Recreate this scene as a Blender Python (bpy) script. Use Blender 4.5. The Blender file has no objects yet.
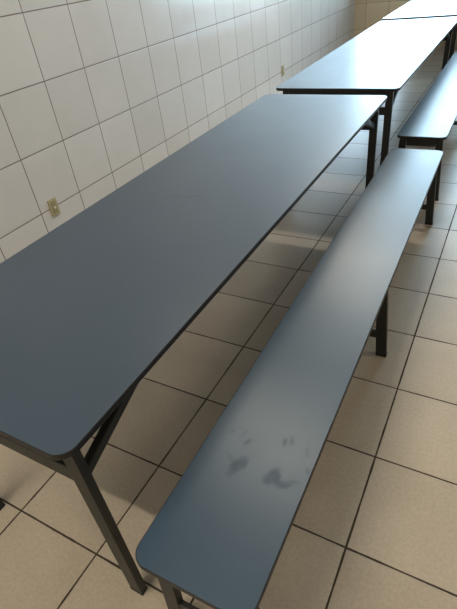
import bpy, bmesh, math, random
from mathutils import Vector, Matrix

random.seed(7)
sc = bpy.context.scene
COL = sc.collection

# ---------------------------------------------------------------- camera
CAM = Vector((1.4939, 0.0, 1.5382))
PITCH, ROLL, YAW, FOC = -0.6356, -0.1362, -0.5717, 468.3262
fwd = Vector((math.sin(YAW) * math.cos(PITCH), math.cos(YAW) * math.cos(PITCH), math.sin(PITCH)))
r0 = Vector((math.cos(YAW), -math.sin(YAW), 0))
u0 = r0.cross(fwd)
rt = r0 * math.cos(ROLL) + u0 * math.sin(ROLL)
up = u0 * math.cos(ROLL) - r0 * math.sin(ROLL)
cd = bpy.data.cameras.new('camera')
cam = bpy.data.objects.new('camera', cd)
COL.objects.link(cam)
m = Matrix(((rt.x, up.x, -fwd.x), (rt.y, up.y, -fwd.y), (rt.z, up.z, -fwd.z))).to_4x4()
m.translation = CAM
cam.matrix_world = m
cd.sensor_fit = 'VERTICAL'
cd.sensor_height = 36.0
cd.lens = FOC / 609.0 * 36.0
cd.clip_start = 0.02
sc.camera = cam

# ---------------------------------------------------------------- world, light, exposure
SKY = 21.0          # overcast daylight outside the windows
CEIL_LAMP = 2.45     # warm ceiling tubes
EXPOSURE = 0.0
world = bpy.data.worlds.new('overcast_sky')
sc.world = world
world.use_nodes = True
bg = world.node_tree.nodes['Background']
bg.inputs['Color'].default_value = (0.58, 0.79, 1.0, 1)
bg.inputs['Strength'].default_value = SKY
sc.view_settings.view_transform = 'Standard'
sc.view_settings.look = 'None'
sc.view_settings.gamma = 1.0
sc.view_settings.use_curve_mapping = False
sc.view_settings.exposure = EXPOSURE

# ---------------------------------------------------------------- room constants
XL, XR, YF, YB, ZC = -1.0457, 6.6, -4.2, 8.976, 3.1
WIN = [(-1.0, 0.72), (0.80, 2.52)]   # back windows, x spans
WZ0, WZ1 = 0.95, 2.90

# ---------------------------------------------------------------- node helpers
def new_mat(name):
    mt = bpy.data.materials.new(name)
    mt.use_nodes = True
    nt = mt.node_tree
    b = nt.nodes['Principled BSDF']
    return mt, nt, b

def N(nt, t, **kw):
    n = nt.nodes.new(t)
    for k, v in kw.items():
        setattr(n, k, v)
    return n

def M(nt, op, a, b=None, c=None, clamp=False):
    n = nt.nodes.new('ShaderNodeMath')
    n.operation = op
    n.use_clamp = clamp
    for i, v in enumerate((a, b, c)):
        if v is None:
            continue
        if isinstance(v, (int, float)):
            n.inputs[i].default_value = v
        else:
            nt.links.new(v, n.inputs[i])
    return n.outputs[0]

def mixc(nt, f, a, b):
    n = nt.nodes.new('ShaderNodeMix')
    n.data_type = 'RGBA'
    for i, v in ((0, f), (6, a), (7, b)):
        if isinstance(v, (int, float)):
            n.inputs[i].default_value = v
        elif isinstance(v, tuple):
            n.inputs[i].default_value = (*v, 1)
        else:
            nt.links.new(v, n.inputs[i])
    return n.outputs[2]

def pos(nt):
    g = N(nt, 'ShaderNodeNewGeometry')
    s = N(nt, 'ShaderNodeSeparateXYZ')
    nt.links.new(g.outputs['Position'], s.inputs[0])
    return g.outputs['Position'], s.outputs

def noise(nt, vec, scale, detail=3.0, rough=0.5):
    n = N(nt, 'ShaderNodeTexNoise')
    nt.links.new(vec, n.inputs['Vector'])
    n.inputs['Scale'].default_value = scale
    n.inputs['Detail'].default_value = detail
    n.inputs['Roughness'].default_value = rough
    return n.outputs['Fac']

def tile_mat(name, ax, s, off, grout, tcol, tcol2, gcol, rough, grough=0.8, var=0.06, speck=0.0, bumpd=0.0015, spec=0.5, gvar=None, wobble=0.0):
    """square tiles on the plane spanned by the axes ax, size s, offset off, grout width in metres"""
    mt, nt, b = new_mat(name)
    P, xyz = pos(nt)
    d = []
    ids = []
    for k in range(2):
        q = M(nt, 'DIVIDE', M(nt, 'SUBTRACT', xyz[ax[k]], off[k]), s[k])
        fr = M(nt, 'FRACT', q)
        e = M(nt, 'MINIMUM', fr, M(nt, 'SUBTRACT', 1.0, fr))
        d.append(M(nt, 'MULTIPLY', e, s[k]))
        ids.append(M(nt, 'FLOOR', q))
    dist = M(nt, 'MINIMUM', d[0], d[1])
    if wobble:
        dist = M(nt, 'SUBTRACT', dist, M(nt, 'MULTIPLY', M(nt, 'SUBTRACT', noise(nt, P, 7.0, 5, 0.7), 0.42, clamp=True), wobble))
    mr = N(nt, 'ShaderNodeMapRange')
    mr.inputs['From Min'].default_value = grout * 0.42
    mr.inputs['From Max'].default_value = grout * 0.62
    nt.links.new(dist, mr.inputs['Value'])
    mask = mr.outputs[0]
    cid = N(nt, 'ShaderNodeCombineXYZ')
    nt.links.new(ids[0], cid.inputs[0])
    nt.links.new(ids[1], cid.inputs[1])
    wn = N(nt, 'ShaderNodeTexWhiteNoise')
    wn.noise_dimensions = '2D'
    nt.links.new(cid.outputs[0], wn.inputs['Vector'])
    n1 = noise(nt, P, 5.0, 4, 0.6)
    n2 = noise(nt, P, 90.0, 3, 0.6)
    f = M(nt, 'ADD', M(nt, 'MULTIPLY', n1, 0.7), M(nt, 'MULTIPLY', wn.outputs['Value'], 0.3))
    col = mixc(nt, f, tcol, tcol2)
    v = M(nt, 'ADD', 1.0 - var / 2, M(nt, 'MULTIPLY', wn.outputs['Value'], var))
    v = M(nt, 'ADD', v, M(nt, 'MULTIPLY', M(nt, 'SUBTRACT', n2, 0.5), speck))
    vm = N(nt, 'ShaderNodeVectorMath', operation='SCALE')
    nt.links.new(col, vm.inputs[0])
    nt.links.new(v, vm.inputs['Scale'])
    gn = noise(nt, P, 3.0, 4, 0.7)
    g2 = gvar if gvar else tuple(c * 0.55 for c in gcol)
    gc = mixc(nt, gn, gcol, g2)
    nt.links.new(mixc(nt, mask, gc, vm.outputs[0]), b.inputs['Base Color'])
    rr = M(nt, 'ADD', rough, M(nt, 'MULTIPLY', M(nt, 'SUBTRACT', n1, 0.5), 0.12))
    nt.links.new(M(nt, 'ADD', M(nt, 'MULTIPLY', mask, M(nt, 'SUBTRACT', rr, grough)), grough), b.inputs['Roughness'])
    b.inputs['Specular IOR Level'].default_value = spec
    bp = N(nt, 'ShaderNodeBump')
    bp.inputs['Distance'].default_value = bumpd
    bp.inputs['Strength'].default_value = 0.7
    h = M(nt, 'ADD', mask, M(nt, 'MULTIPLY', n2, 0.05))
    nt.links.new(h, bp.inputs['Height'])
    nt.links.new(bp.outputs[0], b.inputs['Normal'])
    return mt

def plain(name, col, rough=0.5, metal=0.0, spec=0.5, nscale=20.0, namp=0.12):
    mt, nt, b = new_mat(name)
    tc = N(nt, 'ShaderNodeTexCoord')
    n = noise(nt, tc.outputs['Object'], nscale, 3)
    c2 = tuple(c * (1 - namp * 2) for c in col)
    nt.links.new(mixc(nt, n, tuple(col), c2), b.inputs['Base Color'])
    nt.links.new(M(nt, 'ADD', rough - 0.05, M(nt, 'MULTIPLY', n, 0.1)), b.inputs['Roughness'])
    b.inputs['Metallic'].default_value = metal
    b.inputs['Specular IOR Level'].default_value = spec
    return mt

def laminate(name, col, rough, smudges=(), spec=0.5, dirt=0.12):
    """matt blue-grey laminate; smudges = (x, y, length, width, angle, strength) grease marks in world metres"""
    mt, nt, b = new_mat(name)
    P, xyz = pos(nt)
    n1 = noise(nt, P, 3.0, 4, 0.6)
    n2 = noise(nt, P, 220.0, 2, 0.5)
    v = M(nt, 'ADD', 1.0 - dirt, M(nt, 'MULTIPLY', n1, dirt * 2))
    tot = None
    warp = noise(nt, P, 45.0, 3, 0.6)
    for (sx, sy, L, W, A, S) in smudges:
        S *= .62
        dx = M(nt, 'SUBTRACT', xyz[0], sx)
        dy = M(nt, 'SUBTRACT', xyz[1], sy)
        a = M(nt, 'ADD', M(nt, 'MULTIPLY', dx, math.cos(A) / L), M(nt, 'MULTIPLY', dy, math.sin(A) / L))
        c = M(nt, 'ADD', M(nt, 'MULTIPLY', dx, -math.sin(A) / W), M(nt, 'MULTIPLY', dy, math.cos(A) / W))
        r2 = M(nt, 'ADD', M(nt, 'MULTIPLY', a, a), M(nt, 'MULTIPLY', c, c))
        r2 = M(nt, 'ADD', r2, M(nt, 'MULTIPLY', M(nt, 'SUBTRACT', warp, 0.5), 2.6))
        g = M(nt, 'MULTIPLY', M(nt, 'SUBTRACT', 1.0, r2, clamp=True), S)
        tot = g if tot is None else M(nt, 'MAXIMUM', tot, g)
    if tot is not None:
        v = M(nt, 'MULTIPLY', v, M(nt, 'SUBTRACT', 1.0, tot))
    vm = N(nt, 'ShaderNodeVectorMath', operation='SCALE')
    vm.inputs[0].default_value = col
    nt.links.new(v, vm.inputs['Scale'])
    nt.links.new(vm.outputs[0], b.inputs['Base Color'])
    rr = M(nt, 'ADD', rough - 0.05, M(nt, 'MULTIPLY', n1, 0.1))
    if tot is not None:
        rr = M(nt, 'ADD', rr, M(nt, 'MULTIPLY', tot, 0.45))
        nt.links.new(M(nt, 'SUBTRACT', spec, M(nt, 'MULTIPLY', tot, spec * 0.7)), b.inputs['Specular IOR Level'])
    else:
        b.inputs['Specular IOR Level'].default_value = spec
    nt.links.new(rr, b.inputs['Roughness'])
    return mt

# ---------------------------------------------------------------- materials
FS = 0.3653
mat_floor = tile_mat('floor_tiles', (0, 1), (FS, FS), (0.6003, 0.3767), 0.0052,
                     (0.35, 0.287, 0.213), (0.50, 0.42, 0.325), (0.05, 0.030, 0.014), 0.36, var=0.10, speck=0.42, spec=0.4, wobble=0.006)
mat_wall_left = tile_mat('wall_tiles_left', (1, 2), (0.3651, 0.3632), (2.209, 0.3175), 0.0062,
                         (0.54, 0.52, 0.50), (0.63, 0.61, 0.595), (0.09, 0.062, 0.045), 0.22, var=0.04, gvar=(0.26, 0.20, 0.15))
mat_wall_back = tile_mat('wall_tiles_back', (0, 2), (0.3651, 0.3632), (XL + 0.192, 0.3175), 0.0050,
                         (0.46, 0.37, 0.25), (0.54, 0.44, 0.31), (0.17, 0.12, 0.08), 0.22, var=0.05)
mat_plaster = plain('painted_plaster', (0.70, 0.68, 0.63), 0.7, nscale=3)
mat_ceiling = plain('ceiling_paint', (0.74, 0.73, 0.70), 0.8, nscale=2)
mat_frame = plain('window_aluminium', (0.55, 0.56, 0.57), 0.35, 0.8)
hand = [(1.057, .613, .040, .022, 1.1, .34), (1.027, .715, .016, .007, 1.2, .30), (1.050, .693, .018, .007, 1.0, .30),
        (.994, .710, .012, .007, 1.2, .24), (1.026, .63, .010, .03, 1.0, .14),
        (1.158, .622, .022, .034, -.25, .38), (1.185, .611, .036, .015, .15, .34), (1.212, .628, .022, .008, .5, .24),
        (1.144, .734, .007, .017, .25, .30), (1.162, .745, .007, .018, .2, .30), (1.212, .724, .008, .022, .3, .30),
        (1.234, .672, .008, .012, .2, .22)]
smt = [(.415, 1.52, .055, .012, .55, .20), (.335, 1.50, .06, .02, .5, .10), (.62, 1.15, .09, .03, .2, .05)]
LAM = (0.034, 0.056, 0.084)
mat_table1 = laminate('table_laminate_smudged', LAM, 0.36, smt, spec=0.85)
mat_table = laminate('table_laminate', LAM, 0.36, spec=0.85)
mat_bench1 = laminate('bench_laminate_handprints', (0.032, 0.062, 0.096), 0.36, hand, spec=0.72)
mat_bench = laminate('bench_laminate', (0.032, 0.062, 0.096), 0.36, spec=0.85)
mat_edge = plain('edge_band', (0.008, 0.0075, 0.007), 0.45)
mat_under = plain('board_underside', (0.030, 0.030, 0.032), 0.6)
mat_steel = plain('painted_steel', (0.014, 0.0135, 0.010), 0.46)
mat_foot = plain('rubber_foot', (0.010, 0.010, 0.010), 0.6)
mat_outlet = plain('outlet_plastic', (0.42, 0.37, 0.20), 0.45, nscale=60, namp=0.1)
mat_socket = plain('socket_insert', (0.34, 0.30, 0.17), 0.45, nscale=60)
mat_knob = plain('plate_screw', (0.75, 0.72, 0.58), 0.3)
mat_hole = plain('socket_hole', (0.02, 0.018, 0.012), 0.6)
mat_white = plain('white_enamel', (0.8, 0.8, 0.78), 0.4)

# ---------------------------------------------------------------- mesh helpers
def mesh_obj(name, bm, mats, parent=None, smooth=False):
    me = bpy.data.meshes.new(name)
    bmesh.ops.recalc_face_normals(bm, faces=bm.faces)
    bm.to_mesh(me)
    bm.free()
    for mm in (mats if isinstance(mats, (list, tuple)) else [mats]):
        me.materials.append(mm)
    if smooth:
        for f in me.polygons:
            f.use_smooth = True
    o = bpy.data.objects.new(name, me)
    COL.objects.link(o)
    if parent:
        o.parent = parent
    return o

def add_box(bm, lo, hi, bev=0.0, mi=0):
    c = bmesh.new()
    bmesh.ops.create_cube(c, size=1.0)
    for v in c.verts:
        v.co = Vector(((lo[i] + hi[i]) / 2 + v.co[i] * (hi[i] - lo[i]) for i in range(3)))
    if bev > 0:
        bmesh.ops.bevel(c, geom=list(c.edges), offset=bev, segments=2, affect='EDGES', profile=0.6)
    merge(bm, c, mi)

def merge(bm, c, mi=0):
    vm = {v: bm.verts.new(v.co) for v in c.verts}
    for f in c.faces:
        try:
            g = bm.faces.new([vm[v] for v in f.verts])
            g.material_index = mi if mi is not None else f.material_index
            g.smooth = f.smooth
        except ValueError:
            pass
    c.free()

def add_bar(bm, p, q, w, h, bev=0.002, side=Vector((1, 0, 0))):
    """rectangular tube from p to q, w across 'side', h the other way"""
    p, q = Vector(p), Vector(q)
    d = (q - p)
    L = d.length
    d.normalize()
    s = (side - d * side.dot(d)).normalized()
    t = d.cross(s)
    c = bmesh.new()
    bmesh.ops.create_cube(c, size=1.0)
    for v in c.verts:
        x, y, z = v.co
        v.co = p + d * (z + .5) * L + s * x * w + t * y * h
    if bev:
        bmesh.ops.bevel(c, geom=list(c.edges), offset=bev, segments=2, affect='EDGES')
    merge(bm, c)

def add_cyl(bm, c0, axis, r, L, seg=24):
    c = bmesh.new()
    bmesh.ops.create_cone(c, cap_ends=True, segments=seg, radius1=r, radius2=r, depth=L)
    R = Vector((0, 0, 1)).rotation_difference(Vector(axis)).to_matrix()
    for v in c.verts:
        v.co = Vector(c0) + R @ v.co
    merge(bm, c)

def rounded_outline(x0, x1, y0, y1, r, seg=10):
    pts = []
    for cx, cy, a0 in ((x1 - r, y0 + r, -90), (x1 - r, y1 - r, 0), (x0 + r, y1 - r, 90), (x0 + r, y0 + r, 180)):
        for i in range(seg + 1):
            a = math.radians(a0 + 90 * i / seg)
            pts.append((cx + r * math.cos(a), cy + r * math.sin(a)))
    return pts

def slab(x0, x1, y0, y1, z0, z1, r, top_bev=0.0012):
    """board with rounded corners: material 0 on top, 1 underneath"""
    bm = bmesh.new()
    e = 0.0018
    rings = [(e, z0), (e, z1 - 0.0006), (e + 0.0006, z1)]
    vs = []
    for ins, z in rings:
        vs.append([bm.verts.new((x, y, z)) for x, y in rounded_outline(x0 + ins, x1 - ins, y0 + ins, y1 - ins, r - ins)])
    n = len(vs[0])
    for a in range(2):
        for i in range(n):
            f = bm.faces.new((vs[a][i], vs[a][(i + 1) % n], vs[a + 1][(i + 1) % n], vs[a + 1][i]))
            f.material_index = 0 if a else 1
    f = bm.faces.new(vs[-1]); f.material_index = 0
    f = bm.faces.new(list(reversed(vs[0]))); f.material_index = 1
    return bm

def band(x0, x1, y0, y1, z0, z1, r, top=0.0008):
    """thin dark edge strip that wraps the board"""
    bm = bmesh.new()
    prof = [(0.0019, z0 + .0002), (0.0006, z0), (0, z0 + 0.0015), (0, z1 - 0.0015), (0.0008, z1 - .0004), (0.0019, z1 - .0002)]
    vs = [[bm.verts.new((x, y, z)) for x, y in rounded_outline(x0 + i, x1 - i, y0 + i, y1 - i, r - i)] for i, z in prof]
    n = len(vs[0])
    for a in range(len(prof)):
        b = (a + 1) % len(prof)
        for i in range(n):
            bm.faces.new((vs[a][i], vs[a][(i + 1) % n], vs[b][(i + 1) % n], vs[b][i]))
    return bm

def empty(name, loc, label, cat, group=None):
    o = bpy.data.objects.new(name, None)
    o.empty_display_size = 0.2
    COL.objects.link(o)
    o.location = loc
    o['label'] = label
    o['category'] = cat
    if group:
        o['group'] = group
    return o

def struct(name, bm, mats):
    o = mesh_obj(name, bm, mats)
    o['kind'] = 'structure'
    return o

# ---------------------------------------------------------------- room shell
T = 0.15
bm = bmesh.new(); add_box(bm, (XL - T, YF - T, -0.12), (XR + T, YB + T, 0)); struct('floor', bm, mat_floor)
bm = bmesh.new(); add_box(bm, (XL - T, YF - T, ZC), (XR + T, YB + T, ZC + 0.12)); struct('ceiling', bm, mat_ceiling)
bm = bmesh.new(); add_box(bm, (XL - T, YF, 0), (XL, YB, ZC)); struct('wall_left', bm, mat_wall_left)
bm = bmesh.new(); add_box(bm, (XR, YF, 0), (XR + T, YB, ZC)); struct('wall_right', bm, mat_plaster)
bm = bmesh.new(); add_box(bm, (XL - T, YF - T, 0), (XR + T, YF, ZC)); struct('wall_front', bm, mat_plaster)
bm = bmesh.new()
add_box(bm, (XL - T, YB, 0), (XR + T, YB + T, WZ0))
add_box(bm, (XL - T, YB, WZ1), (XR + T, YB + T, ZC))
xs = [XL - T] + [v for w in WIN for v in w] + [XR + T]
for i in range(0, len(xs), 2):
    add_box(bm, (xs[i], YB, WZ0), (xs[i + 1], YB + T, WZ1))
struct('wall_back', bm, mat_wall_back)

# window glass: lets daylight straight through with a faint reflection
mat_glass, nt, b = new_mat('window_glass')
nt.nodes.remove(b)
tr = N(nt, 'ShaderNodeBsdfTransparent'); gl = N(nt, 'ShaderNodeBsdfGlossy'); mx = N(nt, 'ShaderNodeMixShader')
tr.inputs[0].default_value = (0.95, 0.98, 0.97, 1)
gl.inputs['Roughness'].default_value = 0.02
fr = N(nt, 'ShaderNodeFresnel'); fr.inputs[0].default_value = 1.45
nt.links.new(fr.outputs[0], mx.inputs[0]); nt.links.new(tr.outputs[0], mx.inputs[1]); nt.links.new(gl.outputs[0], mx.inputs[2])
nt.links.new(mx.outputs[0], nt.nodes['Material Output'].inputs[0])

for i, (a, c) in enumerate(WIN):
    w = empty('window_%d' % (i + 1), ((a + c) / 2, YB + .06, WZ0), '', '')
    del w['label']; del w['category']
    w['kind'] = 'structure'
    hw = (c - a) / 2; hh = WZ1 - WZ0
    bm = bmesh.new()
    for lo, hi in (((-hw, -.02, 0), (-hw + .05, .02, hh)), ((hw - .05, -.02, 0), (hw, .02, hh)),
                   ((-hw + .05, -.02, 0), (hw - .05, .02, .05)), ((-hw + .05, -.02, hh - .05), (hw - .05, .02, hh)),
                   ((-.02, -.02, .05), (.02, .02, hh - .05))):
        add_box(bm, lo, hi, 0.003)
    mesh_obj('window_frame', bm, mat_frame, w)
    for s in (-1, 1):
        bm = bmesh.new()
        x0, x1 = sorted((s * .02, s * (hw - .05)))
        add_box(bm, (x0, -.003, .05), (x1, .003, hh - .05))
        mesh_obj('window_pane', bm, mat_glass, w)
    bpy.context.view_layer.update()
    L = bpy.data.lights.new('daylight_portal', 'AREA')
    L.shape = 'RECTANGLE'; L.size = c - a; L.size_y = hh
    L.cycles.is_portal = True
    lo = bpy.data.objects.new('daylight_portal', L)
    COL.objects.link(lo)
    lo.location = ((a + c) / 2, YB + T + .02, (WZ0 + WZ1) / 2)
    lo.rotation_euler = (math.radians(-90), 0, 0)     # looks towards -y, into the room

# ceiling lamps (behind and beside the camera, they light the near tiles warmly)
def ceiling_lamp(x, y, label, power=1.0):
    o = empty('ceiling_lamp', (x, y, ZC - 0.09), label, 'lamp', 'ceiling tube lamps')
    bm = bmesh.new()
    add_box(bm, (-.62, -.10, .05), (.62, .10, .09), .004)
    mesh_obj('lamp_housing', bm, mat_white, o)
    mt = MAT_TUBE
    for s in (-.05, .05):
        bm = bmesh.new(); add_cyl(bm, (0, s, .03), (1, 0, 0), .013, 1.18, 16)
        mesh_obj('lamp_tube', bm, mt, o, True)
    L = bpy.data.lights.new('lamp_light', 'AREA'); L.shape = 'RECTANGLE'; L.size = 1.2; L.size_y = .07
    L.energy = CEIL_LAMP * 10 * power; L.color = (1.0, .91, .76)
    lo = bpy.data.objects.new('lamp_light', L); COL.objects.link(lo); lo.parent = o; lo.location = (0, 0, .012)
    return o
MAT_TUBE, nt, b = new_mat('lit_tube')
b.inputs['Base Color'].default_value = (1, 1, 1, 1)
b.inputs['Emission Color'].default_value = (1, .92, .76, 1)
b.inputs['Emission Strength'].default_value = CEIL_LAMP
for x, y, pw in ((0.3, -0.6, 1.55), (0.3, 2.36, 0.9), (0.3, 5.3, 2.2), (3.7, -0.6, 1.1), (3.7, 2.36, 1.0), (0.3, -3.5, 1.0)):
    ceiling_lamp(x, y, 'white twin-tube ceiling lamp above the room, out of the photo', pw)

# ---------------------------------------------------------------- tables
TZ = 0.75
def make_table(name, label, x0, x1, y0, y1, lxl, lxr, ly0, ly1, top_mat, TZ=TZ, group='dark blue-grey dining tables in one row'):
    """coordinates in world metres; the Empty stands on the floor under the middle"""
    cx, cy = (x0 + x1) / 2, (y0 + y1) / 2
    o = empty('dining_table', (cx, cy, 0), label, 'table', group)
    X = lambda v: v - cx
    Y = lambda v: v - cy
    th = 0.018
    top = mesh_obj('tabletop', slab(X(x0), X(x1), Y(y0), Y(y1), TZ - th, TZ, 0.045), [top_mat, mat_under], o)
    eb = mesh_obj('edge_band', band(X(x0), X(x1), Y(y0), Y(y1), TZ - th, TZ, 0.045), mat_edge, top, False)
    eb['label'] = 'black edge band of the board'
    lw, ld = 0.046, 0.024
    zt = TZ - th
    legs = []
    for lx in (lxl, lxr):                       # lx = inner-left x of each leg
        for ly, sgn in ((ly0, 1), (ly1, -1)):
            ya = ly if sgn > 0 else ly - ld
            bm = bmesh.new()
            add_box(bm, (X(lx), Y(ya), 0.006), (X(lx + lw), Y(ya + ld), zt), 0.002)
            lg = mesh_obj('leg', bm, mat_steel, o)
            bm = bmesh.new()
            add_box(bm, (X(lx) - .001, Y(ya) - .001, 0.0), (X(lx + lw) + .001, Y(ya + ld) + .001, 0.014), 0.002)
            mesh_obj('foot_cap', bm, mat_foot, lg)
            # slanting brace from the leg to the underside of the board
            yc = (ya + ld) if sgn > 0 else ya
            bm = bmesh.new()
            cxl = X(lx + lw / 2)
            add_bar(bm, (cxl, Y(yc - sgn * .004), 0.605), (cxl, Y(yc + sgn * 0.27), zt - 0.012), 0.022, 0.030)
            mesh_obj('brace', bm, mat_steel, o)
    for ly, sgn in ((ly0, 1), (ly1, -1)):
        ya = ly if sgn > 0 else ly - ld
        bm = bmesh.new()
        add_box(bm, (X(lxl + lw), Y(ya + .002), 0.580), (X(lxr), Y(ya + ld - .002), 0.630), 0.002)
        mesh_obj('crossbar', bm, mat_steel, o)
        bm = bmesh.new()
        add_box(bm, (X(lxl + lw), Y(ya + .004), zt - .050), (X(lxr), Y(ya + ld - .004), zt), 0.0015)
        mesh_obj('apron', bm, mat_steel, o)
    for lx in (lxl + .008, lxr + .008):
        bm = bmesh.new()
        ya, yb = (ly0 + ld, ly1 - ld)
        add_box(bm, (X(lx), Y(ya), zt - .026), (X(lx + .028), Y(yb), zt), 0.0015)
        mesh_obj('rail', bm, mat_steel, o)
    return o

make_table('t', 'dark blue-grey laminate table nearest the camera, beside the bench with handprints',
           0.0179, 0.8447, 0.307, 3.1313, 0.115, 0.774, 0.342, 3.01, mat_table1)
make_table('t', 'middle laminate table, glaring white at its far end, behind the nearest table',
           0.0121, 0.8718, 3.2849, 6.3217, 0.07, 0.790, 3.300, 5.98, mat_table)
make_table('t', 'farthest white-glaring table, cut off by the top right corner of the photo',
           0.010, 0.8718, 6.385, 8.86, 0.07, 0.790, 6.43, 8.7, mat_table, TZ=0.760)

# ---------------------------------------------------------------- benches
BZ = 0.45
def make_bench(label, x0, x1, y0, y1, legs_y, top_mat, rot=0.0, splay=0.030):
    cx, cy = (x0 + x1) / 2, (y0 + y1) / 2
    o = empty('bench', (cx, cy, 0), label, 'bench', 'blue-grey benches along the tables')
    o.rotation_euler.z = rot
    X = lambda v: v - cx
    Y = lambda v: v - cy
    th = 0.018
    top = mesh_obj('seat', slab(X(x0), X(x1), Y(y0), Y(y1), BZ - th, BZ, 0.042), [top_mat, mat_under], o)
    eb = mesh_obj('edge_band', band(X(x0), X(x1), Y(y0), Y(y1), BZ - th, BZ, 0.042), mat_edge, top)
    eb['label'] = 'black edge band of the seat'
    lw, ld = 0.046, 0.024
    zt = BZ - th
    xl, xr = x0 + .020, x1 - .020 - lw
    q = splay * .74
    for ly in legs_y:
        for lx in (xl, xr):
            bm = bmesh.new()
            add_box(bm, (X(lx), Y(ly), 0.006), (X(lx + lw), Y(ly + ld), zt), 0.002)
            sg = splay * (1 if lx == xr else -1)
            for v in bm.verts:
                v.co.x += sg * (1 - v.co.z / zt)
            lg = mesh_obj('leg', bm, mat_steel, o)
            bm = bmesh.new()
            add_box(bm, (X(lx) + sg - .001, Y(ly) - .001, 0.0), (X(lx + lw) + sg + .001, Y(ly + ld) + .001, 0.014), 0.002)
            mesh_obj('foot_cap', bm, mat_foot, lg)
        bm = bmesh.new()
        add_box(bm, (X(xl + lw), Y(ly + .003), zt - .055), (X(xr), Y(ly + ld - .003), zt), 0.002)
        mesh_obj('top_crossbar', bm, mat_steel, o)
        bm = bmesh.new()
        add_box(bm, (X(xl + lw) - q, Y(ly + .004), 0.100), (X(xr) + q, Y(ly + ld - .004), 0.135), 0.002)
        mesh_obj('stretcher', bm, mat_steel, o)
    for a, b_ in zip(legs_y[:-1], legs_y[1:]):
        for lx in (xl + .008, xr + .008):
            bm = bmesh.new()
            add_box(bm, (X(lx), Y(a + ld), zt - .024), (X(lx + .028), Y(b_), zt), 0.0015)
            mesh_obj('rail', bm, mat_steel, o)
    return o
make_bench('long blue-grey bench in the foreground with two greasy handprints on its seat',
           0.921, 1.232, 0.2906, 3.073, (0.335, 1.640, 2.965), mat_bench1, 0.013)
make_bench('blue-grey bench beside the middle table, glaring in the window light, behind the foreground bench',
           0.880, 1.1923, 3.3066, 6.10, (3.335, 4.72, 6.0), mat_bench)

# ---------------------------------------------------------------- wall outlets
def outlet(y, z, label, knob=True):
    o = empty('wall_outlet', (XL, y, z - .058), label, 'outlet', 'yellowed outlets on the tiled wall')
    bm = bmesh.new()
    add_box(bm, (0, -.036, 0), (.007, .036, .116), .003)
    p = mesh_obj('cover_plate', bm, mat_outlet, o)
    bm = bmesh.new()
    add_box(bm, (.0065, -.018, .016), (.0090, .018, .100), .001)
    s = mesh_obj('socket_insert', bm, mat_socket, o)
    bm = bmesh.new()
    bm.free()
    for zz in (.030, .086):
        for yy in (-.0095, .0095):
            bm = bmesh.new()
            add_cyl(bm, (.0091, yy, zz), (1, 0, 0), .0028, .0008, 12)
            mesh_obj('socket_hole', bm, mat_hole, s)
    bm = bmesh.new()
    add_cyl(bm, (.0105, .002, .056), (1, 0, 0), .0085, .005, 20)
    mesh_obj('plate_screw', bm, mat_knob, o)['label'] = 'pale round screw cap in the middle'
    return o
outlet(1.955, .318, 'small yellowed outlet on the left tiled wall, nearest the camera')
outlet(5.915, .325, 'tiny distant outlet on the tiled wall, beside the near end of the middle table')
